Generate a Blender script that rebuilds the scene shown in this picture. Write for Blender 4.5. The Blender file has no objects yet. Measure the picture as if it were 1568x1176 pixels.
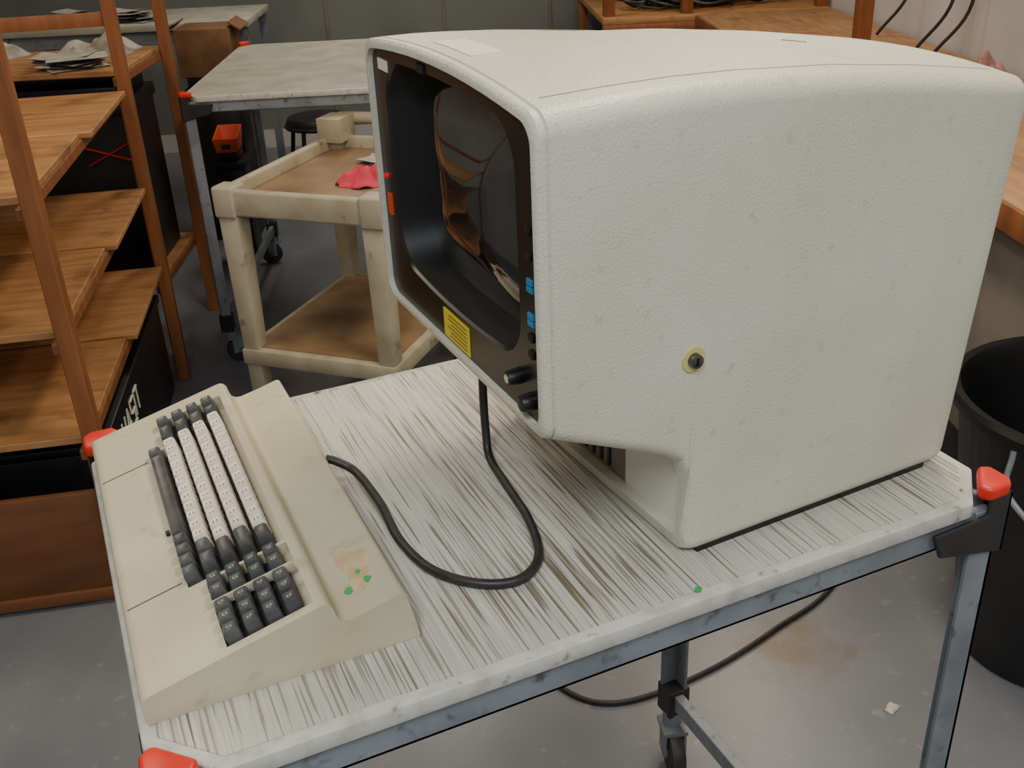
import bpy, bmesh, math, random
from mathutils import Vector, Matrix, noise
random.seed(7)
U = 0.65          # one modelling unit = 0.65 m
T = 1.517         # bench top height in units
RA = math.radians(-21.6)   # room axis rotation

# ---------------------------------------------------------------- materials
def lin(c):
    return tuple(((x/255.0)/12.92 if x/255.0 <= .04045 else ((x/255.0+.055)/1.055)**2.4) for x in c) + (1.0,)

def mat(name, c1, c2=None, rough=.5, scale=(6,6,6), lo=.4, hi=.6, bump=0.0, bscale=200, metal=0.0, spec=.5, c3=None, s3=40, lo3=.62, hi3=.7, detail=4, coat=0, emit=None):
    m = bpy.data.materials.new(name); m.use_nodes = True
    nt = m.node_tree; N = nt.nodes; L = nt.links
    b = N['Principled BSDF']
    b.inputs['Roughness'].default_value = rough
    b.inputs['Metallic'].default_value = metal
    b.inputs['Specular IOR Level'].default_value = spec
    b.inputs['Coat Weight'].default_value = coat
    b.inputs['Base Color'].default_value = lin(c1)
    tc = N.new('ShaderNodeTexCoord')
    last = None
    if c2 is not None:
        mp = N.new('ShaderNodeMapping'); mp.inputs['Scale'].default_value = scale
        L.new(tc.outputs['Object'], mp.inputs['Vector'])
        n = N.new('ShaderNodeTexNoise'); n.inputs['Scale'].default_value = 1.0; n.inputs['Detail'].default_value = detail
        L.new(mp.outputs[0], n.inputs['Vector'])
        r = N.new('ShaderNodeMapRange'); r.inputs['From Min'].default_value = lo; r.inputs['From Max'].default_value = hi
        L.new(n.outputs['Fac'], r.inputs['Value'])
        mx = N.new('ShaderNodeMix'); mx.data_type = 'RGBA'
        mx.inputs['A'].default_value = lin(c1); mx.inputs['B'].default_value = lin(c2)
        L.new(r.outputs[0], mx.inputs['Factor'])
        last = mx.outputs['Result']
        if c3 is not None:
            n3 = N.new('ShaderNodeTexNoise'); n3.inputs['Scale'].default_value = s3; n3.inputs['Detail'].default_value = 5
            L.new(tc.outputs['Object'], n3.inputs['Vector'])
            r3 = N.new('ShaderNodeMapRange'); r3.inputs['From Min'].default_value = lo3; r3.inputs['From Max'].default_value = hi3
            L.new(n3.outputs['Fac'], r3.inputs['Value'])
            m3 = N.new('ShaderNodeMix'); m3.data_type = 'RGBA'
            L.new(r3.outputs[0], m3.inputs['Factor']); L.new(last, m3.inputs['A']); m3.inputs['B'].default_value = lin(c3)
            last = m3.outputs['Result']
        L.new(last, b.inputs['Base Color'])
    if bump > 0:
        nb = N.new('ShaderNodeTexNoise'); nb.inputs['Scale'].default_value = bscale; nb.inputs['Detail'].default_value = 2
        L.new(tc.outputs['Object'], nb.inputs['Vector'])
        bp = N.new('ShaderNodeBump'); bp.inputs['Strength'].default_value = bump; bp.inputs['Distance'].default_value = .002
        L.new(nb.outputs['Fac'], bp.inputs['Height']); L.new(bp.outputs[0], b.inputs['Normal'])
    if emit:
        b.inputs['Emission Color'].default_value = lin(c1); b.inputs['Emission Strength'].default_value = emit
    return m

M_shell = mat('terminal_plastic', (209,206,189), (199,195,176), .40, (6,6,6), .35, .7, .45, 330, c3=(172,165,144), s3=60, lo3=.60, hi3=.92, detail=8)
M_seam = mat('seam', (90,84,66), rough=.8)
M_kb = mat('keyboard_plastic', (198,189,160), (185,175,145), .45, (9,9,9), .35, .7, .2, 400, c3=(156,143,114), s3=34, lo3=.60, hi3=.9, detail=7)
M_keyw = mat('keycap_ivory', (228,217,203), (214,198,184), .4, (120,120,120), .45, .7)
M_keyd = mat('keycap_dark', (80,80,80), (64,64,66), .38, (30,30,30))
M_leg = mat('key_legend', (128,72,68), rough=.6)
M_legw = mat('key_legend_light', (170,170,165), rough=.6)
M_well = mat('key_well', (38,36,34), rough=.8)
M_bezel = mat('bezel_black', (30,28,27), (22,20,20), .30, (8,8,8))
M_bezel2 = mat('bezel_hood', (15,15,16), rough=.55)
M_glass = mat('crt_glass', (26,28,29), rough=.05, spec=.7, coat=.6)
M_cable = mat('cable_rubber', (36,34,34), (46,44,43), .45, (40,40,40))
M_yel = mat('sticker_yellow', (214,192,50), rough=.5)
M_yel2 = mat('sticker_print', (120,105,30), rough=.5)
M_blue = mat('label_blue', (46,128,176), rough=.5)
M_white = mat('label_white', (218,216,205), rough=.6)
M_red = mat('cap_red', (224,46,28), (205,36,24), .4, (20,20,20))
M_led = mat('led_red', (200,30,35), rough=.4, emit=.4)
M_green = mat('paint_green', (50,160,82), rough=.5)
M_steel = mat('frame_steel_blue', (136,141,147), (116,121,127), .45, (10,10,10), metal=.15, c3=(86,88,90), s3=50, lo3=.6, hi3=.75)
M_blackpl = mat('bracket_black', (44,42,42), (32,31,32), .45, (12,12,12))
M_chrome = mat('chrome', (200,200,200), rough=.18, metal=1)
M_rubber = mat('caster_rubber', (56,54,52), (40,39,38), .6, (12,12,12))
M_wood = mat('pine', (184,134,86), (156,106,64), .5, (5,34,34), .35, .7, c3=(100,66,38), s3=8, lo3=.58, hi3=.8)
M_woodr = mat('pine_post', (150,92,52), (122,72,38), .5, (30,30,4), .35, .7)
M_woody = mat('pine_y', (178,134,92), (150,108,70), .5, (34,5,34), .35, .7, c3=(100,70,46), s3=7, lo3=.60, hi3=.8)
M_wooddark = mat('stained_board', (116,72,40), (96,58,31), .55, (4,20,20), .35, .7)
M_cart = mat('cart_plastic', (184,174,150), (158,146,120), .5, (9,9,9), .35, .7, c3=(100,88,72), s3=20, lo3=.60, hi3=.8)
M_cartd = mat('cart_shelf_worn', (150,122,90), (120,94,68), .55, (9,9,9), .35, .7)
M_black = mat('black_plastic', (22,21,22), (15,15,16), .4, (10,10,10))
M_pink = mat('pink_cloth', (220,70,90), (195,55,76), .85, (20,20,20))
M_pinkd = mat('dusty_pink_cloth', (176,130,126), (150,104,102), .9, (20,20,20))
M_paper = mat('paper', (196,190,178), (168,162,148), .8, (20,20,20))
M_rag = mat('plastic_sheet', (182,174,160), (138,130,116), .5, (14,14,14))
M_orange = mat('orange_plastic', (206,74,30), rough=.45)
M_card = mat('cardboard', (128,92,60), (108,76,48), .8, (8,8,8))
M_bin = mat('bin_plastic', (24,24,26), (16,16,18), .38, (6,6,6))
M_cab = mat('cabinet_grey', (132,124,110), (116,108,96), .6, (4,4,4))
M_wallg = mat('wall_grey_paint', (124,125,121), (108,110,107), .75, (1.5,1.5,1.5))
M_wallw = mat('wall_white_paint', (205,201,198), (190,187,182), .7, (2,2,2))
M_ceil = mat('ceiling_paint', (195,193,188), (186,184,180), .8, (2,2,2))
M_lamp = mat('lamp_diffuser', (255,246,230), rough=.5, emit=3.0)

def streak_mat():
    m = bpy.data.materials.new('painted_bench_top'); m.use_nodes = True
    nt = m.node_tree; N = nt.nodes; L = nt.links; b = N['Principled BSDF']
    tc = N.new('ShaderNodeTexCoord')
    def noi(sc, det=3, rough=.55, loc=(0,0,0)):
        mp = N.new('ShaderNodeMapping'); mp.inputs['Scale'].default_value = sc; mp.inputs['Location'].default_value = loc
        L.new(tc.outputs['Object'], mp.inputs['Vector'])
        n = N.new('ShaderNodeTexNoise'); n.inputs['Scale'].default_value = 1; n.inputs['Detail'].default_value = det
        n.inputs['Roughness'].default_value = rough
        L.new(mp.outputs[0], n.inputs['Vector']); return n.outputs['Fac']
    def mr(v, a, c, lo=0, hi=1):
        r = N.new('ShaderNodeMapRange'); r.inputs['From Min'].default_value = a; r.inputs['From Max'].default_value = c
        r.inputs['To Min'].default_value = lo; r.inputs['To Max'].default_value = hi
        L.new(v, r.inputs['Value']); return r.outputs[0]
    def mth(op, a, c):
        n = N.new('ShaderNodeMath'); n.operation = op
        for i, v in enumerate((a, c)):
            if isinstance(v, (int, float)): n.inputs[i].default_value = v
            else: L.new(v, n.inputs[i])
        return n.outputs[0]
    def mix(f, a, c):
        x = N.new('ShaderNodeMix'); x.data_type = 'RGBA'
        L.new(f, x.inputs['Factor'])
        for k, v in (('A', a), ('B', c)):
            if isinstance(v, tuple): x.inputs[k].default_value = v
            else: L.new(v, x.inputs[k])
        return x.outputs['Result']
    fine = noi((420, 4.0, 1), 2)
    big = noi((3, 2.5, 1), 2)
    base = mix(mr(fine, .36, .64), lin((176,172,162)), lin((206,203,194)))
    base = mix(mr(noi((3,3,1),2), .4, .7), base, lin((186,181,169)))
    def layer(sc, off, gain, col, base, amt, wid=.05, loc=(0,0,0)):
        thin = noi(sc, 1, .4, loc)
        thr = mth('ADD', mth('MULTIPLY', big, gain), off)
        f = mr(mth('SUBTRACT', thin, thr), 0, wid, 0, amt)
        return mix(f, base, lin(col))
    col = layer((330, 5.0, 1), .50, .14, (130,121,104), base, .75)
    col = layer((240, 5.5, 2), .57, .12, (98,86,68), col, .8, loc=(7,3,1))
    L.new(col, b.inputs['Base Color'])
    b.inputs['Roughness'].default_value = .36
    bp = N.new('ShaderNodeBump'); bp.inputs['Strength'].default_value = .4; bp.inputs['Distance'].default_value = .002
    L.new(fine, bp.inputs['Height']); L.new(bp.outputs[0], b.inputs['Normal'])
    return m
M_top = streak_mat()
M_trim = mat('bench_trim_paint', (196,193,184), (166,161,148), .5, (40,40,40), .45, .75, c3=(104,94,80), s3=60, lo3=.62, hi3=.76)
M_farTop = mat('bench_top_paint', (184,179,162), (156,151,133), .5, (8,8,8), .35, .7)

def floor_mat():
    m = mat('concrete_floor', (120,121,126), (103,105,110), .30, (2.2,2.2,2.2), .35, .7, c3=(140,140,140), s3=26, lo3=.62, hi3=.8)
    nt = m.node_tree; N = nt.nodes; L = nt.links; b = N['Principled BSDF']
    src = b.inputs['Base Color'].links[0].from_socket
    tc = N.new('ShaderNodeTexCoord')
    vm = N.new('ShaderNodeVectorMath'); vm.operation = 'DISTANCE'; vm.inputs[1].default_value = (1.985*U, 2.18*U, 0)
    L.new(tc.outputs['Object'], vm.inputs[0])
    n = N.new('ShaderNodeTexNoise'); n.inputs['Scale'].default_value = 14; n.inputs['Detail'].default_value = 6
    L.new(tc.outputs['Object'], n.inputs['Vector'])
    ad = N.new('ShaderNodeMath'); ad.operation = 'MULTIPLY_ADD'; ad.inputs[1].default_value = .35
    L.new(n.outputs['Fac'], ad.inputs[0]); L.new(vm.outputs['Value'], ad.inputs[2])
    r = N.new('ShaderNodeMapRange'); r.inputs['From Min'].default_value = .20; r.inputs['From Max'].default_value = .30
    r.inputs['To Min'].default_value = .75; r.inputs['To Max'].default_value = 0
    L.new(ad.outputs[0], r.inputs['Value'])
    mx = N.new('ShaderNodeMix'); mx.data_type = 'RGBA'; L.new(r.outputs[0], mx.inputs['Factor'])
    L.new(src, mx.inputs['A']); mx.inputs['B'].default_value = lin((112,92,72))
    L.new(mx.outputs['Result'], b.inputs['Base Color'])
    return m
M_floor = floor_mat()

# ---------------------------------------------------------------- mesh helpers
def BM(): return bmesh.new()
def box(bm, c, s, M=None):
    c = Vector(c); vs = []
    for dz in (-.5, .5):
        for dx, dy in ((-.5,-.5),(.5,-.5),(.5,.5),(-.5,.5)):
            v = Vector((dx*s[0], dy*s[1], dz*s[2]))
            if M is not None: v = M @ v
            vs.append(bm.verts.new(c+v))
    for f in ((3,2,1,0),(4,5,6,7),(0,1,5,4),(1,2,6,5),(2,3,7,6),(3,0,4,7)):
        bm.faces.new([vs[i] for i in f])
def box2(bm, a, b):
    box(bm, [(a[i]+b[i])/2 for i in range(3)], [abs(b[i]-a[i]) for i in range(3)])
def frame_from(d):
    d = d.normalized(); a = Vector((0,0,1)) if abs(d.z) < .9 else Vector((1,0,0))
    x = a.cross(d).normalized(); y = d.cross(x); return x, y
def cyl(bm, p0, p1, r0, r1=None, seg=20, cap=True):
    p0 = Vector(p0); p1 = Vector(p1); r1 = r0 if r1 is None else r1
    x, y = frame_from(p1-p0); A = []; B = []
    for i in range(seg):
        a = 2*math.pi*i/seg; o = x*math.cos(a)+y*math.sin(a)
        A.append(bm.verts.new(p0+o*r0)); B.append(bm.verts.new(p1+o*r1))
    for i in range(seg):
        j = (i+1) % seg; bm.faces.new((A[i], A[j], B[j], B[i]))
    if cap: bm.faces.new(A[::-1]); bm.faces.new(B)
def bar(bm, p0, p1, w, h):
    p0 = Vector(p0); p1 = Vector(p1); d = (p1-p0)
    z = d.normalized(); x, y = frame_from(d)
    M = Matrix((x, y, z)).transposed()
    box(bm, (p0+p1)/2, (w, h, d.length), M)
def cat(pts, n=8):
    P = [Vector(p) for p in pts]; P = [2*P[0]-P[1]]+P+[2*P[-1]-P[-2]]; out = []
    for i in range(1, len(P)-2):
        for k in range(n):
            t = k/n; a, b, c, d = P[i-1], P[i], P[i+1], P[i+2]
            out.append(.5*((2*b)+(c-a)*t+(2*a-5*b+4*c-d)*t*t+(3*b-a-3*c+d)*t**3))
    out.append(P[-2]); return out
def tube(bm, pts, r, seg=12, n=8):
    P = cat(pts, n); x = None; rings = []
    for i, p in enumerate(P):
        d = (P[min(i+1, len(P)-1)]-P[max(i-1, 0)]).normalized()
        if x is None: x, y = frame_from(d)
        else: x = (x-d*x.dot(d)).normalized()
        y = d.cross(x)
        rings.append([bm.verts.new(p+(x*math.cos(2*math.pi*k/seg)+y*math.sin(2*math.pi*k/seg))*r) for k in range(seg)])
    for a, b in zip(rings, rings[1:]):
        for k in range(seg):
            j = (k+1) % seg; bm.faces.new((a[k], a[j], b[j], b[k]))
    bm.faces.new(rings[0][::-1]); bm.faces.new(rings[-1])
def loft(bm, loops, cap0=True, cap1=True):
    R = [[bm.verts.new(p) for p in l] for l in loops]; n = len(R[0])
    for a, b in zip(R, R[1:]):
        for k in range(n):
            j = (k+1) % n; bm.faces.new((a[k], a[j], b[j], b[k]))
    if cap0: bm.faces.new(R[0][::-1])
    if cap1: bm.faces.new(R[-1])
    return R
def prism_y(bm, prof, y0, y1):
    loft(bm, [[(x, y0, z) for x, z in prof], [(x, y1, z) for x, z in prof]])
def prism_z(bm, prof, z0, z1):
    loft(bm, [[(x, y, z0) for x, y in prof], [(x, y, z1) for x, y in prof]])

def smooth_mesh(me, ang=35):
    bm = bmesh.new(); bm.from_mesh(me)
    for f in bm.faces: f.smooth = True
    for e in bm.edges:
        e.smooth = len(e.link_faces) == 2 and e.calc_face_angle(9) < math.radians(ang)
    bm.to_mesh(me); bm.free()
def root(name, loc=(0,0,0), rz=0):
    e = bpy.data.objects.new(name, None); bpy.context.collection.objects.link(e)
    e.location = [v*U for v in loc]; e.rotation_euler = (0, 0, rz); e.empty_display_size = .1
    return e
def obj(name, bm, m, parent=None, loc=(0,0,0), rz=0, bevel=0, bseg=2, smooth=True, cutters=None, sub=0, ang=35):
    bmesh.ops.recalc_face_normals(bm, faces=bm.faces)
    bmesh.ops.scale(bm, vec=(U,U,U), verts=bm.verts)
    me = bpy.data.meshes.new(name); bm.to_mesh(me); bm.free()
    o = bpy.data.objects.new(name, me); bpy.context.collection.objects.link(o)
    for mm in (m if isinstance(m, (list, tuple)) else [m]): me.materials.append(mm)
    cs = []
    if cutters:
        for cb in cutters:
            bmesh.ops.recalc_face_normals(cb, faces=cb.faces)
            bmesh.ops.scale(cb, vec=(U,U,U), verts=cb.verts)
            cm = bpy.data.meshes.new('cut'); cb.to_mesh(cm); cb.free()
            co = bpy.data.objects.new('cut', cm); bpy.context.collection.objects.link(co); cs.append(co)
            md = o.modifiers.new('b', 'BOOLEAN'); md.operation = 'DIFFERENCE'; md.object = co; md.solver = 'EXACT'
    if bevel:
        md = o.modifiers.new('bev', 'BEVEL'); md.width = bevel*U; md.segments = bseg; md.limit_method = 'ANGLE'; md.angle_limit = math.radians(40)
        md.harden_normals = False
    if sub:
        md = o.modifiers.new('s', 'SUBSURF'); md.levels = sub; md.render_levels = sub
    if o.modifiers:
        bpy.context.view_layer.update()
        dg = bpy.context.evaluated_depsgraph_get()
        nm = bpy.data.meshes.new_from_object(o.evaluated_get(dg)); o.modifiers.clear()
        o.data = nm; nm.name = name
        for c in cs: bpy.data.objects.remove(c)
    if smooth: smooth_mesh(o.data, ang)
    o.location = [v*U for v in loc]; o.rotation_euler = (0, 0, rz)
    if parent: o.parent = parent
    return o
def rrect(cy, cz, w, h, r, k=6, m=6, crown=0.0, crb=0.0):
    pts = []
    cor = [(cy+w/2-r, cz-h/2+r, -90), (cy+w/2-r, cz+h/2-r, 0), (cy-w/2+r, cz+h/2-r, 90), (cy-w/2+r, cz-h/2+r, 180)]
    for i, (y, z, a) in enumerate(cor):
        for j in range(k+1):
            t = math.radians(a+90*j/k); pts.append((y+r*math.cos(t), z+r*math.sin(t)))
        y2, z2, a2 = cor[(i+1) % 4]
        p = pts[-1]; q = (y2+r*math.cos(math.radians(a2)), z2+r*math.sin(math.radians(a2)))
        for j in range(1, m): pts.append((p[0]+(q[0]-p[0])*j/m, p[1]+(q[1]-p[1])*j/m))
    out = []
    for y, z in pts:
        u = (y-cy)/(w/2); fz = max(0, (z-cz)/(h/2)); fb = max(0, -(z-cz)/(h/2))
        out.append((y, z+crown*(1-u*u)*fz**2-crb*(1-u*u)*fb**2))
    return out
def crumple(name, m, loc, sx, sy, h, rz=0, seed=0, n=40, flat=.15, parent=None):
    bm = BM(); G = []
    for i in range(n+1):
        row = []
        for j in range(n+1):
            x = i/n-.5; y = j/n-.5; r = min(1, max(abs(x), abs(y))*2)
            q = Vector((x*2.6+seed, y*2.6, seed*1.3)); v = .5+noise.noise(q); v2 = 1-abs(noise.noise(q*2.2))*2.2
            z = (max(0, v)*.55+max(0, v2)*.32*max(0, v)+flat)*h*(1-r**3)
            wob = 1+.28*noise.noise(Vector((math.cos(math.atan2(y, x)), math.sin(math.atan2(y, x)), seed)))
            row.append(bm.verts.new((x*sx*wob, y*sy*wob, max(.002, z+.003))))
        G.append(row)
    for i in range(n):
        for j in range(n): bm.faces.new((G[i][j], G[i+1][j], G[i+1][j+1], G[i][j+1]))
    ext = bmesh.ops.extrude_face_region(bm, geom=bm.faces[:])
    for v in [g for g in ext['geom'] if isinstance(g, bmesh.types.BMVert)]: v.co.z = max(0, v.co.z-.006)
    return obj(name, bm, m, parent, loc, rz, ang=60)
def cloth(name, m, loc, R, h, rz, seed, parent=None):
    """a dropped rag: radial folds over a low mound"""
    bm = BM(); nr, na = 22, 72; rings = []
    for i in range(nr+1):
        t = i/nr; ring = []
        for k in range(na):
            a = 2*math.pi*k/na; d = Vector((math.cos(a), math.sin(a), seed))
            rad = R*(t)*(1+.35*noise.noise(d*1.3)+.12*noise.noise(d*4))
            fold = math.sin(a*5+seed+2.5*noise.noise(d*2+Vector((t*1.5,0,0))))
            fold2 = noise.noise(Vector((rad*math.cos(a)/R*3, rad*math.sin(a)/R*3, seed*2)))
            z = h*(1-t**2)*(.55+.30*fold*min(1, t*2)+.5*fold2)+h*.16*max(0, fold)*t
            ring.append(bm.verts.new((rad*math.cos(a)*1.25, rad*math.sin(a)*.8, max(.004, z+.004))))
        rings.append(ring)
    for a_, b_ in zip(rings, rings[1:]):
        for k in range(na):
            j = (k+1) % na; bm.faces.new((a_[k], a_[j], b_[j], b_[k]))
    bmesh.ops.remove_doubles(bm, verts=bm.verts, dist=1e-5)
    ext = bmesh.ops.extrude_face_region(bm, geom=bm.faces[:])
    for v in [g for g in ext['geom'] if isinstance(g, bmesh.types.BMVert)]: v.co.z = max(0, v.co.z-.004)
    return obj(name, bm, m, parent, loc, rz, ang=70)
def sheets(name, m, loc, rz, n, sx, sy, spread):
    bm = BM(); z = 0
    for k in range(n):
        a = random.uniform(-.6,.6); ox, oy = random.uniform(-spread,spread), random.uniform(-spread,spread)
        g = []
        for i in range(5):
            for j in range(5):
                x = (i/4-.5)*sx; y = (j/4-.5)*sy
                X = ox+x*math.cos(a)-y*math.sin(a); Y = oy+x*math.sin(a)+y*math.cos(a)
                g.append((X, Y, z+.004+.014*(x/sx*2)**2*((k % 3)/2)))
        lo = [bm.verts.new((p[0],p[1],p[2]-.002)) for p in g]; hi = [bm.verts.new((p[0],p[1],p[2]+.001)) for p in g]
        for i in range(4):
            for j in range(4):
                q = [i*5+j, (i+1)*5+j, (i+1)*5+j+1, i*5+j+1]
                bm.faces.new([hi[t] for t in q]); bm.faces.new([lo[t] for t in q[::-1]])
        z += .008
    return obj(name, bm, m, None, loc, rz)
def R2(e1, e2):
    c, s = math.cos(RA), math.sin(RA)
    return (c*e1-s*e2, s*e1+c*e2)

# ---------------------------------------------------------------- room
E0, E1, F0, F1, H = -5.2, 3.02, -4.2, 10.7, 4.6
b = BM(); box2(b, (-9,-7,-.1), (9,13,0)); obj('floor', b, M_floor)
b = BM(); box2(b, (E0,F0,H), (E1,F1,H+.1)); obj('ceiling', b, M_ceil, rz=RA)
b = BM(); box2(b, (E0-.1,F1,0), (E1+.1,F1+.1,H)); obj('wall_back', b, M_wallg, rz=RA)
b = BM(); box2(b, (E1,F0,0), (E1+.1,F1,H)); obj('wall_right', b, M_wallw, rz=RA)
b = BM(); box2(b, (E0-.1,F0,0), (E0,F1,H)); obj('wall_left', b, M_wallw, rz=RA)
b = BM(); box2(b, (E0-.1,F0-.1,0), (E1+.1,F0,H)); obj('wall_front', b, M_wallw, rz=RA)
b = BM(); box2(b, (E0,F1-.02,0), (E1,F1,.18)); obj('baseboard_back', b, M_wallw, rz=RA)
b = BM()
for x in (-1.3, -.15, .9): box2(b, (x,F1-.015,.18), (x+.03,F1,H))
obj('trim_1', b, M_cab, rz=RA)

# ---------------------------------------------------------------- rolling workbench
def caster(bm_m, bm_r, x, y, ztop, a=0.3, r=.075):
    c, s = math.cos(a), math.sin(a)
    cyl(bm_m, (x,y,ztop), (x,y,ztop-.05), .028)
    cx, cy = x+c*.035, y+s*.035
    nx, ny = -s, c
    for k in (-1, 1):
        M = Matrix.Rotation(a, 3, 'Z')
        box(bm_m, (x+c*.02+nx*k*.03, y+s*.02+ny*k*.03, r+.03), (.06,.008,ztop-.05-r+.0), M)
    box(bm_m, (x+c*.01, y+s*.01, ztop-.055), (.085,.075,.014), Matrix.Rotation(a,3,'Z'))
    cyl(bm_r, (cx-nx*.022,cy-ny*.022,r), (cx+nx*.022,cy+ny*.022,r), r, seg=28)
    cyl(bm_m, (cx-nx*.034,cy-ny*.034,r), (cx+nx*.034,cy+ny*.034,r), .016)
def workbench(name, loc, rz, W, D, mtop):
    R = root(name, loc, rz)
    ch = .085
    P = [(ch,0),(W-ch,0),(W,ch),(W,D-ch),(W-ch,D),(ch,D),(0,D-ch),(0,ch)]
    b = BM(); prism_z(b, P, T-.03, T); obj('top_edge', b, M_trim, R, bevel=.005)
    i = .022
    P2 = [(ch+.01,i),(W-ch-.01,i),(W-i,ch+.01),(W-i,D-ch-.01),(W-ch-.01,D-i),(ch+.01,D-i),(i,D-ch-.01),(i,ch+.01)]
    b = BM(); prism_z(b, P2, T-.02, T+.0015); obj('top_panel', b, mtop, R)
    b = BM()
    z0, z1, q = T-.085, T-.028, .012
    box2(b, (.03,q,z0), (W-.03,q+.012,z1)); box2(b, (.03,D-q-.012,z0), (W-.03,D-q,z1))
    box2(b, (q,.03,z0), (q+.012,D-.03,z1)); box2(b, (W-q-.012,.03,z0), (W-q,D-.03,z1))
    box2(b, (.03,q,z0), (W-.03,q+.04,z0+.008)); box2(b, (.03,D-q-.04,z0), (W-.03,D-q,z0+.008))
    lw, th = .058, .010
    for sx, sy in ((0,0),(1,0),(0,1),(1,1)):
        x = W-.006 if sx else .006; y = D-.006 if sy else .006
        dx = -1 if sx else 1; dy = -1 if sy else 1
        box2(b, (x,y,.22), (x+dx*lw,y+dy*th,T-.03)); box2(b, (x,y,.22), (x+dx*th,y+dy*lw,T-.03))
    for x in (.02, W-.05):
        box2(b, (x,.02,.23), (x+.03,D-.02,.285))
    obj('steel_frame', b, M_steel, R, bevel=.002, bseg=1)
    b = BM()
    for sx, sy in ((0,0),(1,0),(0,1),(1,1)):
        x = W+.004 if sx else -.004; y = D+.004 if sy else -.004
        dx = -1 if sx else 1; dy = -1 if sy else 1
        for (ax) in (0, 1):
            if ax == 0:
                pr = [(x,T+.004),(x+dx*.05,T+.004),(x+dx*.05,T-.035),(x+dx*.17,T-.04),(x+dx*.15,T-.092),(x,T-.125)]
                l0 = [(a,y,z) for a,z in pr]; l1 = [(a,y+dy*.01,z) for a,z in pr]
            else:
                pr = [(y,T+.004),(y+dy*.05,T+.004),(y+dy*.05,T-.035),(y+dy*.17,T-.04),(y+dy*.15,T-.092),(y,T-.125)]
                l0 = [(x,a,z) for a,z in pr]; l1 = [(x+dx*.01,a,z) for a,z in pr]
            loft(b, [l0, l1])
        box2(b, (x,y,.2), (x+dx*.07,y+dy*.07,.30))
    obj('corner_brackets', b, M_blackpl, R, bevel=.003, bseg=1)
    b = BM()
    for sx, sy in ((0,0),(1,0),(0,1),(1,1)):
        x = W+.006 if sx else -.006; y = D+.006 if sy else -.006
        dx = -1 if sx else 1; dy = -1 if sy else 1
        P3 = [(x,y+dy*.015),(x+dx*.015,y),(x+dx*.06,y),(x+dx*.07,y+dy*.02),(x+dx*.02,y+dy*.07),(x,y+dy*.06)]
        prism_z(b, P3, T-.004, T+.022)
    obj('corner_caps', b, M_red, R, bevel=.007, bseg=3)
    bm1 = BM(); bm2 = BM()
    for k, (x, y) in enumerate(((.04,.04),(W-.04,.04),(.04,D-.04),(W-.04,D-.04))):
        caster(bm1, bm2, x, y, .21, .5+k*1.3)
    obj('caster_forks', bm1, M_steel, R); obj('caster_wheels', bm2, M_rubber, R, bevel=.01)
    return R
TB = workbench('rolling_workbench', (-.067,1.01,0), 0, 1.437, .975, M_top)
px, py = R2(-1.45, 5.43)
FT = workbench('rolling_workbench', (px,py,0), RA, 1.42, 1.74, M_farTop)

# ---------------------------------------------------------------- terminal
yaw = math.atan(.0487)
MT = root('crt_terminal', (.797,1.1035,T+.002), yaw)
Wd = .575; CY = Wd/2
def lerp_tab(tab, x):
    if x <= tab[0][0]: return tab[0][1]
    for (a, va), (c, vc) in zip(tab, tab[1:]):
        if x <= c: return va+(vc-va)*(x-a)/(c-a)
    return tab[-1][1]
TOPT = [(-.278,.730),(-.15,.734),(-.05,.735),(.05,.732),(.2,.720),(.35,.700),(.55,.666)]
BOTT = [(-.278,.290),(-.10,.212),(-.06,.192),(-.040,.176),(-.031,.150),(-.030,.03),(-.024,.006),(-.010,.004),(.0,.004),(.55,.004)]
CRNT = [(-.278,.021),(.1,.022),(.55,.022)]
def topz(lx, y):
    u = (y-CY)/(Wd/2)
    return lerp_tab(TOPT, lx)+lerp_tab(CRNT, lx)*(1-u*u)
def warp(lx, z):
    k = max(0, min(1, lx/.53)); return lx+.094*k*z
def section(lx, inset=0.0):
    zt = lerp_tab(TOPT, lx)-inset; zb = lerp_tab(BOTT, lx)+inset
    w = Wd-2*inset; h = zt-zb; CRN = lerp_tab(CRNT, lx)
    pts = rrect(CY, (zt+zb)/2, w, h, .028, 8, 12, .0)
    out = []
    for y, z in pts:
        u = (y-CY)/(w/2); dz = 0
        if z > zt-.13: dz = CRN*(1-u*u)*((z-(zt-.13))/.13)
        z2 = z+dz
        if z2 < .155 and -.031 < lx < 0:
            t = min(1, -lx/.0305); yi = .022*(1-math.sqrt(max(0, 1-t*t)))*min(1, (.155-z2)/.03)
            y = CY+(y-CY)*(1-yi/CY)
        out.append((warp(lx, z2), y, z2))
    return out
ST = [(-.278,.007),(-.276,.003),(-.272,0),(-.263,0),(-.2618,.003),(-.2595,.003),(-.258,0),(-.2,0),(-.15,0),(-.10,0),(-.075,0),(-.06,0),(-.05,0),(-.040,0),(-.034,0),(-.031,0),(-.0298,0),(-.029,0),(-.027,0),(-.024,0),(-.019,0),(-.012,0),(-.005,0),(0,0),(.05,0),(.1,0),(.15,0),(.2,0),(.25,0),(.3,0),(.35,0),(.4,0),(.45,0),(.5,0),(.523,.001),(.530,.004),(.534,.010)]
b = BM(); loft(b, [section(x, i) for x, i in ST])
FZ, FH = .5105, .415
c1 = BM(); fr = rrect(CY, FZ, Wd-.026, FH, .026, 8, 10, .020)
loft(c1, [[(-.31,y,z) for y,z in fr], [(-.140,y,z) for y,z in fr]])
c2 = BM(); box2(c2, (-.08,.030,.03), (.05,Wd-.030,.165))
obj('body_shell', b, M_shell, MT, cutters=[c1,c2], ang=32)
def at(lx, pts): return [(lx,y,z) for y,z in pts]
def scale_pts(p, sy, sz, cy, cz): return [(cy+(y-cy)*sy, cz+(z-cz)*sz) for y,z in p]
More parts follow.
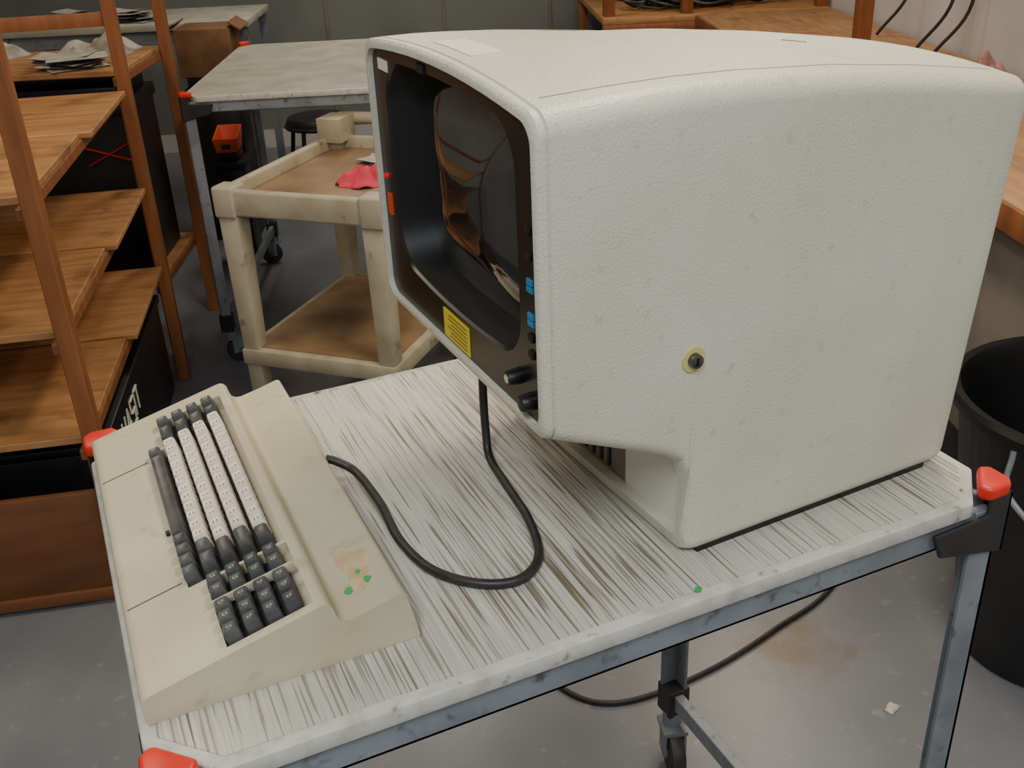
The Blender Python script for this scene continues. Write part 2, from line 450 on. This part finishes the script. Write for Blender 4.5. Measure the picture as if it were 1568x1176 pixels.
fo = rrect(CY, FZ, Wd-.0275, FH-.0015, .025, 8, 10, .020)
OY, OZ = .293, .543
op = rrect(OY, OZ, .440, .325, .060, 8, 10, .012, .016)
b = BM(); loft(b, [at(-.145,fo), at(-.266,fo), at(-.269,scale_pts(fo,.995,.995,CY,FZ)), at(-.269,op), at(-.264,scale_pts(op,.985,.985,OY,OZ))], False, False)
obj('bezel', b, M_bezel, MT, ang=30)
b = BM()
loft(b, [at(-.264,scale_pts(op,.985,.985,OY,OZ)), at(-.240,scale_pts(op,.955,.955,OY,OZ)), at(-.212,scale_pts(op,.92,.92,OY,OZ))], False, False)
obj('screen_hood', b, M_bezel2, MT)
gl = scale_pts(op,.93,.93,OY,OZ)
b = BM(); loops = []
for k in range(16):
    s = 1-k/16; loops.append([(-.212-.042*(1-s*s),y,z) for y,z in scale_pts(gl,s,s,OY,OZ)])
loft(b, loops, False, True)
obj('crt_glass', b, M_glass, MT, ang=60)
xf = -.270
b = BM()
for y, z, r in ((.043,.334,.013),(.080,.356,.012)):
    cyl(b, (xf+.004,y,z), (xf-.020,y,z), r, r*.88, 24)
obj('control_knobs', b, M_black, MT, bevel=.002)
b = BM(); cyl(b, (xf-.019,.080,.356), (xf-.0215,.080,.356), .0065, .0065, 20)
obj('knob_insert', b, M_chrome, MT)
b = BM()
for z in (.510,.500,.462,.452): box2(b, (xf-.002,.032,z-.004), (xf+.002,.047,z+.004))
obj('blue_labels', b, M_blue, MT)
b = BM()
for z in (.545,.58,.43,.405): box2(b, (xf-.003,.034,z-.006), (xf+.002,.048,z+.006))
obj('strip_buttons', b, M_bezel2, MT, bevel=.002)
b = BM(); box2(b, (xf-.001,.245,.309), (xf+.002,.338,.357)); obj('warning_sticker', b, M_yel, MT)
b = BM()
for k in range(6): box2(b, (xf-.0015,.253,.315+k*.007), (xf+.001,.253+random.uniform(.055,.078),.317+k*.007))
obj('sticker_print', b, M_yel2, MT)
b = BM(); cyl(b, (xf-.005,.538,.515), (xf+.003,.538,.515), .0045); obj('power_led', b, M_led, MT)
b = BM(); box2(b, (xf-.003,.526,.450), (xf+.002,.540,.485)); obj('red_switch', b, M_orange, MT)
b = BM(); box2(b, (xf-.001,.494,.690), (xf+.002,.532,.707)); obj('name_label', b, M_white, MT)
b = BM(); box2(b, (xf-.002,.345,.715), (xf+.002,.37,.728)); obj('round_badge', b, M_bezel2, MT)
lx0, lz0 = -.032, .356
b = BM(); cyl(b, (lx0,.004,lz0), (lx0,-.003,lz0), .0195, seg=36); obj('lock_escutcheon', b, mat('escutcheon',(205,190,120),rough=.5), MT)
b = BM(); cyl(b, (lx0,.0,lz0), (lx0,-.012,lz0), .0115, .0105, seg=28); obj('lock_cylinder', b, mat('lock_steel',(110,112,116),rough=.25,metal=1), MT, bevel=.001)
b = BM(); box(b, (lx0,-.0125,lz0), (.003,.002,.012)); obj('lock_slot', b, M_black, MT)
b = BM(); box2(b, (-.010,.032,.014), (.02,Wd-.032,.168)); obj('base_panel', b, M_cab, MT, bevel=.002)
b = BM(); box2(b, (-.0125,.045,.03), (-.009,.20,.15)); obj('base_label', b, M_white, MT)
b = BM()
for k in range(9): box2(b, (-.0128,.25+k*.026,.04), (-.0095,.258+k*.026,.15))
obj('base_vents', b, M_black, MT)
b = BM(); box2(b, (.0,.010,0), (.50,Wd-.010,.012)); obj('base_foot', b, M_black, MT)
def strip(bm, pts, w, h=.0012):
    for (x0,y0),(x1,y1) in zip(pts, pts[1:]):
        n = 10
        for k in range(n):
            a = (x0+(x1-x0)*k/n, y0+(y1-y0)*k/n); c = (x0+(x1-x0)*(k+1)/n, y0+(y1-y0)*(k+1)/n)
            d = Vector((c[0]-a[0], c[1]-a[1], 0)).normalized(); nn = Vector((-d.y, d.x, 0))*w/2
            q = []
            for p in (a, c):
                for s in (-1,1):
                    for dz in (-.004, h):
                        X = p[0]+nn.x*s; Y = p[1]+nn.y*s; z = topz(X, Y)
                        q.append(bm.verts.new((warp(X,z), Y, z+dz)))
            for f in ((0,1,3,2),(4,6,7,5),(0,4,5,1),(2,3,7,6),(1,5,7,3),(0,2,6,4)): bm.faces.new([q[i] for i in f])
b = BM(); strip(b, [(-.24,.055),(-.15,.055),(-.05,.055),(.05,.055),(.2,.055),(.35,.055),(.5,.055)], .0018, .0005)
strip(b, [(-.02,.46),(.04,.42)], .003); strip(b, [(.26,.235),(.29,.215)], .003)
obj('lid_seams', b, mat('lid_seam',(150,140,114),rough=.8), MT)
b = BM()
for k in range(8): strip(b, [(-.235,.265+.016*k),(-.185,.265+.016*k)], .0162, .0008)
obj('top_paper_label', b, M_white, MT)
# the moulded head sits slightly out of level on its pedestal (far side a little higher at the front)
for ch in [o for o in bpy.data.objects if o.parent == MT]:
    for v in ch.data.vertices:
        x, y, z = v.co.x/U, v.co.y/U, v.co.z/U
        wz = max(0, min(1, (z-.17)/.10)); wx = max(0, min(1, (.10-x)/.33))
        v.co.z += .028*U*(y/Wd)*wz*wx

# ---------------------------------------------------------------- keyboard
KB = root('computer_keyboard', (-.056,1.13,T+.0018), 0)
KL = .765
prof = [(.004,0),(0,.006),(-.001,.038),(.004,.0445),(.012,.047),(.246,.1055),(.254,.1068),(.260,.1045),(.2655,.098),(.268,.086),(.272,.075),(.280,.0695),(.290,.0690),(.330,.078),(.362,.0870),(.3675,.0865),(.371,.083),(.386,.006),(.384,0)]
b = BM(); prism_y(b, prof, 0, KL)
slope = math.atan(.25); MS = Matrix.Rotation(-slope, 3, 'Y')
def deckz(x): return .044+.25*x
def wellcut(x0, x1, y0, y1, d=.022):
    c = BM(); xc = (x0+x1)/2
    box(c, (xc, (y0+y1)/2, deckz(xc)+.05-d), ((x1-x0)/math.cos(slope), y1-y0, .1), MS); return c
K0 = 1.13
cuts = [wellcut(.116,.237,1.312-K0,1.846-K0), wellcut(.088,.122,1.312-K0,1.742-K0), wellcut(.114,.237,1.146-K0,1.305-K0)]
obj('case', b, M_kb, KB, cutters=cuts, bevel=.0025, bseg=2, ang=40)
b = BM()
for (x0,x1,y0,y1) in ((.117,.236,1.313,1.845),(.089,.121,1.313,1.741),(.115,.236,1.147,1.304)):
    xc = (x0+x1)/2; box(b, (xc,(y0+y1)/2-K0,deckz(xc)-.020), ((x1-x0)/math.cos(slope)-.001,y1-y0-.001,.004), MS)
obj('key_wells', b, M_well, KB)
rows = [.105,.1335,.162,.1905,.219]
def key(bm, x, y, wy, wx=.0275, h=.026, tp=.72):
    g = .0018; base = Vector((x, y, deckz(x))); n = Vector((-math.sin(slope),0,math.cos(slope))); t = Vector((math.cos(slope),0,math.sin(slope)))
    L = []
    for (zz, sc) in ((-.016,1),(h-.014,.88),(h-.010,tp),(h-.0115,tp*.55)):
        hx = (wx/2-g)*sc; hy = wy/2-g-(wx/2-g)*(1-sc)
        r = hx*.3; lp = []
        for (cx, cy, a0) in ((hx-r,hy-r,0),(-hx+r,hy-r,90),(-hx+r,-hy+r,180),(hx-r,-hy+r,270)):
            for q in range(3):
                a = math.radians(a0+45*q); lp.append(base+t*(cx+r*math.cos(a))+Vector((0,cy+r*math.sin(a),0))+n*zz)
        L.append(lp)
    loft(bm, L)
def legend(bm, x, y):
    n = Vector((-math.sin(slope),0,math.cos(slope)))
    for k in (-1, 1):
        xx = x+k*.0028
        p = Vector((xx, y+random.uniform(-.0015,.0015), deckz(xx)))+n*.0160
        box(bm, p, (.0014,random.uniform(.0025,.005),.0004), MS)
bw = BM(); bd = BM(); lg = BM(); lgw = BM(); pt = .0292
far = 1.798; near = 1.324
spec = {4:(1.0,14),3:(1.3,13),2:(1.45,13),1:(1.7,12)}
for r, (w0, nw) in spec.items():
    y = far-K0; x = rows[r]
    key(bd, x, y-w0*pt/2, w0*pt); y -= w0*pt
    for k in range(nw):
        key(bw, x, y-pt/2, pt); legend(lg, x, y-pt/2); y -= pt
    rem = (y-(near-K0)); k = max(1, round(rem/pt/1.4))
    for q in range(k):
        key(bd, x, y-rem/k/2, rem/k); y -= rem/k
y = 1.738-K0; key(bd, rows[0], y-pt/2, pt); y -= pt
key(bd, rows[0], y-9.2*pt/2, 9.2*pt, h=.024); y -= 9.2*pt
rem = y-(1.318-K0)
for q in range(4): key(bd, rows[0], y-rem/8, rem/4); y -= rem/4
for r in (1,2,3,4):
    key(bd, rows[r], 1.826-K0, pt); legend(lgw, rows[r], 1.826-K0)
    for yy in (1.289,1.2598): key(bd, rows[r], yy-K0, pt); legend(lgw, rows[r], yy-K0)
    for yy in (1.2225,1.1933,1.1641): key(bd, rows[r], yy-K0, pt); legend(lgw, rows[r], yy-K0)
obj('letter_keys', bw, M_keyw, KB, ang=50); obj('dark_keys', bd, M_keyd, KB, ang=50)
obj('key_legends', lg, M_leg, KB); obj('key_legends_light', lgw, M_legw, KB)
b = BM(); box(b, (.176, 1.2415-K0+.0015, deckz(.176)+.001), (.132,.0035,.016), MS); obj('divider_rib', b, M_kb, KB, bevel=.001)
b = BM()
def dline(bm, x0, x1, y, w=.0016):
    xc = (x0+x1)/2; box(bm, (xc,y,deckz(xc)+.0003), ((x1-x0)/math.cos(slope),w,.0012), MS)
dline(b, .006, .088, 1.33-K0); dline(b, .006, .088, 1.72-K0)
obj('case_seams', b, M_seam, KB)
def backz(x): return .069+(x-.290)*.235
b = BM()
lp = []
for k in range(18):
    a = 2*math.pi*k/18; rr = 1+.25*math.sin(3*a+1)+.12*math.sin(5*a)
    lp.append((.326+.022*rr*math.cos(a), .105+.052*rr*math.sin(a)))
loft(b, [[(x,y,backz(x)-.002) for x,y in lp], [(x,y,backz(x)+.0006) for x,y in lp]])
obj('label_residue', b, mat('residue',(206,186,146),(190,162,122),.6,(40,40,40)), KB)
b = BM()
for (x,y,s) in ((.303,.058,.006),(.333,.064,.0055),(.326,.088,.004)):
    lp = [(x+s*math.cos(a*.9)*(1+.3*math.sin(2.7*a+x*99)), y+s*1.3*math.sin(a*.9)) for a in [2*math.pi/.9*k/9 for k in range(9)]]
    loft(b, [[(px_,py_,backz(px_)-.001) for px_,py_ in lp], [(px_,py_,backz(px_)+.0012) for px_,py_ in lp]])
obj('green_paint_spots', b, M_green, KB)
b = BM(); box(b, (.088,.34,deckz(.088)+.002), (.006,.01,.006), MS); obj('lock_tab', b, M_black, KB)

# cable
b = BM(); zc = T+.0105
pts = [(.3318,1.632,T+.036),(.350,1.620,T+.030),(.375,1.590,T+.016),(.384,1.480,zc),(.378,1.362,zc),(.396,1.262,zc),(.446,1.196,zc),(.508,1.172,zc),(.562,1.212,zc),(.592,1.311,zc),(.604,1.43,zc),(.612,1.52,T+.016),(.619,1.55,T+.055),(.622,1.56,T+.13),(.628,1.565,T+.262)]
tube(b, pts, .0078, 14, 10); obj('keyboard_cable', b, M_cable)
b = BM()
lp = [(.745+.007*math.cos(a)*(1+.3*math.sin(2*a)), 1.033+.006*math.sin(a)) for a in [2*math.pi*k/10 for k in range(10)]]
loft(b, [[(x,y,T+.0016) for x,y in lp],[(x,y,T+.003) for x,y in lp]]); obj('paint_drip', b, M_green)
b = BM(); z = .011
tube(b, [(2.9,2.75,z),(2.34,2.38,z),(2.0,2.28,z),(1.70,2.215,z),(1.433,2.20,z),(1.27,2.235,z),(1.178,2.34,z),(1.1,2.6,z),(.9,2.9,z)], .0085, 10, 8); obj('power_cord', b, M_cable)
crumple('paper_scrap', M_paper, (2.087,1.798,0.001), .05, .035, .012, .4, 3, 10)

# ---------------------------------------------------------------- shelving units
def shelving(name, loc, rz, Dp, Lx, heights, Hp, posts, mw):
    R = root(name, loc, rz)
    b = BM(); pw = .060
    for y in posts:
        for x in (-pw, -Lx):
            box2(b, (x,y-.034,0), (x+pw,y+.034,Hp))
    for h in heights:
        for x in (-pw-.03, -Lx+pw):
            box2(b, (x,.0,h-.075), (x+.03,Dp,h-.03))
    obj('posts', b, M_woodr, R, bevel=.004, bseg=1)
    b = BM()
    for h in heights:
        n = 2 if Dp > 1.2 else 1
        g = .022; w = (Dp-.06)/n
        for k in range(n):
            box2(b, (-Lx+.02,.04+k*w+g/2,h-.03), (-pw-.001 if k == 0 else -.02,.02+(k+1)*w-g/2,h-(.0 if k == 0 else .004)))
    obj('boards', b, mw, R, bevel=.004, bseg=1)
    return R
sa = -math.radians(14.5)
SX, SY = -.068, 3.60
S1 = shelving('wooden_shelving_unit', (SX,SY,0), sa, 1.95, 2.2, [.700,1.125,1.610], 2.9, [0,1.97], M_wood)
b = BM(); box2(b, (-2.2,1.955,1.90), (-.045,1.985,1.965)); box2(b, (-2.2,.0,1.985), (-.045,.03,2.045)); obj('rails', b, M_woodr, S1, bevel=.003)
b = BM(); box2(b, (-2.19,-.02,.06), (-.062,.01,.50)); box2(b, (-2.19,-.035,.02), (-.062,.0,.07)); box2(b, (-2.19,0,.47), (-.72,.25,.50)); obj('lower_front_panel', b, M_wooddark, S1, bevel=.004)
S2L = (.44, 5.66)
S2 = shelving('wooden_shelving_unit', (S2L[0],S2L[1],0), RA, .92, 2.1, [.53,1.66], 2.9, [.88], M_wood)
b = BM(); 
for x in (-.09, -2.05): box2(b, (x,.04,0), (x+.05,.09,1.63))
obj('short_posts', b, M_woodr, S2, bevel=.003)

def storage_box(name, loc, rz, sx, sy, sz, m, marks=None, mm=None):
    R = root(name, loc, rz)
    b = BM(); box2(b, (-sx/2,-sy/2,0), (sx/2,sy/2,sz*.86)); obj('tub', b, m, R, bevel=.012, bseg=2)
    b = BM(); box2(b, (-sx/2-.012,-sy/2-.012,sz*.86), (sx/2+.012,sy/2+.012,sz*.93)); box2(b, (-sx/2+.03,-sy/2+.03,sz*.93), (sx/2-.03,sy/2-.03,sz)); obj('lid', b, m, R, bevel=.008)
    if marks:
        b = BM()
        for (p, q, w) in marks: bar(b, p, q, w, .004)
        obj('marking', b, mm, R)
    return R
c, s = math.cos(sa), math.sin(sa)
def S1p(x, y): return (SX+c*x-s*y, SY+s*x+c*y)
ls = .072
def letters(x):
    m = []; z = .35; y = -.48
    def seg(a, bb): m.append(((x,y+a[0]*ls,z+a[1]*ls*1.6),(x,y+bb[0]*ls,z+bb[1]*ls*1.6),.016))
    for L in ([((0,1),(.25,0)),((.25,0),(.5,.7)),((.5,.7),(.75,0)),((.75,0),(1,1))], [((0,0),(.5,1)),((.5,1),(1,0)),((.2,.4),(.8,.4))], [((1,1),(0,1)),((0,1),(0,.5)),((0,.5),(1,.5)),((1,.5),(1,0)),((1,0),(0,0))], [((0,0),(0,1)),((0,1),(1,1)),((1,1),(1,0))]):
        for a, bb in L: seg(a, bb)
        y += ls*1.45
    return m
X, Y = S1p(-.34, 1.05)
storage_box('storage_tub', (X,Y,0), sa, .54, 1.60, .60, M_black, letters(.272), M_white)
cc, ss = math.cos(RA), math.sin(RA)
def S2p(x, y): return (S2L[0]+cc*x-ss*y, S2L[1]+ss*x+cc*y)
X, Y = S2p(-.60, .47)
storage_box('equipment_case', (X,Y,.532), RA, .96, .58, 1.02, M_black, [((.24,-.298,.62),(.47,-.298,.73),.022),((.22,-.298,.72),(.47,-.298,.64),.022)], M_red)
for k, (x, y, sx, sy, h, m) in enumerate(((-.36,.66,.42,.30,.12,M_rag),(-1.0,.66,.45,.30,.12,M_rag),(-.36,.24,0,0,0,M_paper),(-1.0,.24,0,0,0,M_paper),(-1.6,.4,.45,.4,.1,M_rag))):
    X, Y = S2p(x, y)
    if sx: crumple('plastic_bag', m, (X,Y,1.661), sx, sy, h, RA, k*2.1, 34)
    else: sheets('paper_pile', m, (X,Y,1.661), RA, 7, .30, .22, .05)

# side desk behind, upper-left
X, Y = R2(-2.3, 8.2)
D2 = root('side_desk', (X,Y,0), RA)
b = BM(); box2(b, (-1.2,0,1.50), (.72,1.0,1.55)); obj('desktop', b, M_farTop, D2, bevel=.005)
b = BM()
for x in (-1.15,.64):
    for y in (.04,.9): box2(b, (x,y,0), (x+.06,y+.06,1.50))
box2(b, (-1.15,.06,1.40), (.7,.09,1.50)); obj('desk_legs', b, M_steel, D2)
X, Y = R2(-1.83, 7.92)
storage_box('equipment_case', (X,Y,0), RA, .38, .40, 1.22, M_black)
CB = root('cardboard_box', (X,Y,1.222), RA)
b = BM(); box2(b, (-.20,-.19,0), (.20,.19,.34)); obj('carton', b, M_card, CB, bevel=.02)
b = BM(); box(b, (-.235,0,.345), (.10,.34,.01), Matrix.Rotation(-.6,3,'Y')); box(b, (.235,0,.345), (.10,.34,.01), Matrix.Rotation(.6,3,'Y')); obj('flaps', b, M_card, CB)
for k, (e, f) in enumerate(((-2.5,8.5),(-2.95,8.6))):
    X, Y = R2(e, f); sheets('paper_pile', M_paper, (X,Y,1.551), RA, 9, .28, .2, .06)
# low crate with orange parts bin, seen between the far bench and the shelving
X, Y = R2(-1.64, 7.2)
storage_box('equipment_case', (X,Y,0), RA, .20, .26, .82, M_black)
OB = root('parts_bin', (X,Y,.822), RA)
b = BM(); loft(b, [[(-.07,-.10,.0),(.07,-.10,.0),(.07,.10,.0),(-.07,.10,.0)], [(-.085,-.12,.10),(.085,-.12,.10),(.085,.11,.15),(-.085,.11,.15)], [(-.075,-.11,.10),(.075,-.11,.10),(.075,.10,.15),(-.075,.10,.15)], [(-.06,-.09,.015),(.06,-.09,.015),(.06,.09,.015),(-.06,.09,.015)]]); obj('bin', b, M_orange, OB, bevel=.005)
b = BM(); box2(b, (-.03,-.117,.03), (.03,-.106,.06)); obj('label_holder', b, M_blackpl, OB)

# ---------------------------------------------------------------- utility cart
ca = math.radians(-44.6)
CT = root('utility_cart', (.60,4.545,0), ca)
cw, cl, hh = .81, 1.06, 1.30
b = BM()
box2(b, (0.02,0.02,hh-.115), (cw-.02,cl-.02,hh-.06)); obj('tray_base', b, M_cartd, CT, bevel=.01)
b = BM()
box2(b, (0,0,hh-.12), (cw,.045,hh)); box2(b, (0,cl-.045,hh-.12), (cw,cl,hh)); box2(b, (0,0,hh-.12), (.045,cl,hh)); box2(b, (cw-.045,0,hh-.12), (cw,cl,hh))
for x in (-.01, cw-.10):
    for y in (-.01, cl-.10): box2(b, (x,y,hh-.13), (x+.11,y+.11,hh+.012))
obj('tray_rim', b, M_cart, CT, bevel=.014, bseg=3)
b = BM()
for x in (.0, cw-.10):
    for y in (.0, cl-.10): 
        loft(b, [[(x+.012,y+.012,.25),(x+.088,y+.012,.25),(x+.088,y+.088,.25),(x+.012,y+.088,.25)], [(x,y,hh-.1),(x+.1,y,hh-.1),(x+.1,y+.1,hh-.1),(x,y+.1,hh-.1)]])
obj('legs', b, M_cart, CT, bevel=.01)
b = BM(); box2(b, (0,0,.45), (cw,cl,.53)); obj('lower_shelf', b, M_cart, CT, bevel=.012)
b = BM(); box2(b, (.04,.04,.52), (cw-.04,cl-.04,.535)); obj('lower_liner', b, M_cartd, CT)
b = BM()
tube(b, [(.06,cl-.03,hh),(.06,cl+.02,hh+.05),(.06,cl+.05,hh+.07),(cw/2,cl+.06,hh+.07),(cw-.06,cl+.05,hh+.07),(cw-.06,cl+.02,hh+.05),(cw-.06,cl-.03,hh)], .032, 12, 8)
box2(b, (-.0,cl-.13,hh-.02), (.13,cl+.03,hh+.10)); obj('handle', b, M_cart, CT, bevel=.012)
bm1 = BM(); bm2 = BM()
for k, (x, y) in enumerate(((.05,.05),(cw-.05,.05),(.05,cl-.05),(cw-.05,cl-.05))): caster(bm1, bm2, x, y, .26, k*1.1, .085)
obj('caster_forks', bm1, M_steel, CT); obj('caster_wheels', bm2, M_rubber, CT, bevel=.01)
ck, sk = math.cos(ca), math.sin(ca)
def Cp(x, y): return (.60+ck*x-sk*y, 4.545+sk*x+ck*y)
X, Y = Cp(.52,.45); cloth('pink_rag', M_pink, (X,Y,hh-.059), .13, .085, .15, 5)
X, Y = Cp(.42,.82); sheets('paper_sheet', M_paper, (X,Y,hh-.059), .8, 2, .22, .16, .03)

SL = root('wire_stool', (2.05,8.45,0), 0)
b = BM()
for r, z in ((.26,.66),(.30,.30)):
    tube(b, [(r*math.cos(a),r*math.sin(a),z) for a in [2*math.pi*k/16 for k in range(17)]], .018, 8, 3)
for k in range(4):
    a = math.pi/4+k*math.pi/2; tube(b, [(.24*math.cos(a),.24*math.sin(a),.66),(.29*math.cos(a),.29*math.sin(a),.35),(.34*math.cos(a),.34*math.sin(a),.018)], .018, 8, 3)
obj('frame', b, M_blackpl, SL)
b = BM(); cyl(b, (0,0,.66), (0,0,.73), .27, .25, 32); obj('seat', b, M_blackpl, SL, bevel=.02)

# ---------------------------------------------------------------- right / back wooden bench (L)
WB = root('wooden_workbench', (0,0,0), RA)
hb = 1.387
b = BM()
box2(b, (1.89,3.18,hb-.05), (2.99,8.5,hb)); obj('side_top', b, M_woody, WB, bevel=.005)
b = BM(); box2(b, (1.15,8.505,hb-.05), (2.99,10.5,hb)); obj('rear_top', b, M_wood, WB, bevel=.005)
b = BM(); box2(b, (1.885,3.18,hb-.11), (1.925,8.5,hb-.01)); box2(b, (1.15,8.49,hb-.12), (2.9,8.53,hb-.051)); obj('aprons', b, M_woodr, WB, bevel=.004)
b = BM()
for x, y in ((1.93,6.3),(1.16,8.55),(1.16,10.3)): box2(b, (x,y,0), (x+.09,y+.09,hb-.05))
for x, y in ((2.42,6.4),(1.17,8.6),(1.80,8.6),(2.9,8.6)): box2(b, (x,y,hb), (x+.09,y+.09,3.4))
box2(b, (1.17,8.6,2.4), (2.98,8.69,2.5)); box2(b, (1.15,8.6,2.5), (2.98,9.2,2.54))
obj('posts', b, M_woodr, WB, bevel=.004)
b = BM(); box2(b, (1.96,3.24,.35), (2.98,6.2,hb-.051)); obj('side_cabinet', b, M_cab, WB, bevel=.006)
b = BM(); box2(b, (2.02,3.28,0), (2.95,6.15,.35)); obj('cabinet_plinth', b, M_blackpl, WB)
X, Y = R2(2.60, 5.15); cloth('pink_cloth', M_pinkd, (X,Y,hb+.001), .25, .19, .3, 12)
b = BM()
for e, f, w in ((2.93,6.9,.05),(2.92,6.25,-.04),(2.94,6.05,.05)):
    X, Y = R2(e, f); X2, Y2 = R2(e-.15, f+.1)
    tube(b, [(X,Y,4.3),(X+w*.5,Y,3.2),(X-w*.6,Y+.03,2.2),(X,Y,1.7),(X2,Y2,hb+.014)], .010, 8, 8)
obj('hanging_cables', b, M_cable)
b = BM()
for k in range(14):
    cx, cy = 2.0+random.uniform(-.5,.5), 9.05+random.uniform(-.15,.15); pp = []
    for q in range(14):
        a = q*.8+k; rr = random.uniform(.08,.26); X, Y = R2(cx+rr*math.cos(a)*1.3, cy+rr*math.sin(a)*.8); pp.append((X,Y,hb+.02+random.uniform(0,.09)))
    tube(b, pp, .013, 6, 6)
obj('cable_heap', b, M_cable)
for (e, f, sx, sy, sz, m) in ((1.55,9.85,.5,.36,.22,M_blackpl),(2.55,9.85,.45,.36,.3,M_black)):
    X, Y = R2(e, f); RR = root('electronics_unit', (X,Y,hb+.001), RA)
    b = BM(); box2(b, (-sx/2,-sy/2,.01), (sx/2,sy/2,sz)); obj('case', b, m, RR, bevel=.01)
    b = BM(); box2(b, (-sx/2+.02,-sy/2-.006,.03), (sx/2-.02,-sy/2+.002,sz-.03)); obj('front_panel', b, M_bezel, RR, bevel=.003)
    b = BM()
    for x in (-sx*.3, sx*.3): cyl(b, (x,-sy*.3,0), (x,-sy*.3,.012), .02); cyl(b, (x,sy*.3,0), (x,sy*.3,.012), .02)
    obj('feet', b, M_rubber, RR)

# ---------------------------------------------------------------- trash bin
TR = root('trash_bin', (2.79,1.81,0), 0)
def circ(r, z, n=48): return [(r*math.cos(2*math.pi*k/n), r*math.sin(2*math.pi*k/n), z) for k in range(n)]
b = BM(); loft(b, [circ(.28,.0),circ(.295,.012),(circ(.41,.93)),circ(.415,.935),circ(.445,.94),circ(.45,.965),circ(.44,.98),circ(.415,.978),circ(.405,.95),circ(.28,.03)])
obj('bin_body', b, M_bin, TR, ang=40)
b = BM()
tube(b, [(-.44,-.06,.93),(-.47,-.1,.80),(-.40,-.30,.70),(-.22,-.42,.82),(-.1,-.445,.93)], .009, 8, 8); obj('bin_bail', b, M_steel, TR)

# ---------------------------------------------------------------- lights
def lamp(name, e1, e2, sx, sy, power, col):
    X, Y = R2(e1, e2)
    R = root(name, (X,Y,0), RA)
    b = BM(); box2(b, (-sx/2-.06,-sy/2-.06,H-.10), (sx/2+.06,sy/2+.06,H-.001)); obj('housing', b, M_ceil, R, bevel=.01)
    b = BM(); box2(b, (-sx/2,-sy/2,H-.125), (sx/2,sy/2,H-.099)); obj('diffuser', b, M_lamp, R, bevel=.008)
    l = bpy.data.lights.new(name+'_light', 'AREA'); l.shape = 'RECTANGLE'; l.size = sx*U; l.size_y = sy*U; l.energy = power; l.color = col
    o = bpy.data.objects.new('light', l); bpy.context.collection.objects.link(o); o.parent = R; o.location = (0,0,(H-.14)*U)
warm = (1.0,.88,.68); cool = (.86,.94,1.0)
lamp('fluorescent_lamp', -.6, -1.3, .7, 1.9, 46, cool)
lamp('fluorescent_lamp', 1.4, -1.2, .7, 1.9, 18, cool)
lamp('fluorescent_lamp', 1.0, 2.6, .5, 1.8, 40, warm)
lamp('fluorescent_lamp', -2.4, 3.4, .5, 1.8, 16, warm)
lamp('fluorescent_lamp', -.6, 8.0, .5, 2.0, 21, (1,.97,.90))
lamp('fluorescent_lamp', 2.2, 6.8, .5, 1.8, 17, warm)
w = bpy.data.worlds.new('World'); bpy.context.scene.world = w; w.use_nodes = True
w.node_tree.nodes['Background'].inputs[0].default_value = (.7,.75,.8,1); w.node_tree.nodes['Background'].inputs[1].default_value = .3

# ---------------------------------------------------------------- camera
fwd = Vector((.3567,.8169,-.4528)).normalized()
right = Vector((.9072,-.4189,-.0407)); right = (right-fwd*right.dot(fwd)).normalized()
up = right.cross(fwd)
cam = bpy.data.cameras.new('camera'); co = bpy.data.objects.new('camera', cam); bpy.context.collection.objects.link(co)
M = Matrix((right, up, -fwd)).transposed().to_4x4(); M.translation = Vector((0,0,(T+1.0)*U))
co.matrix_world = M; cam.sensor_width = 36; cam.lens = 36; cam.clip_start = .02
bpy.context.scene.camera = co
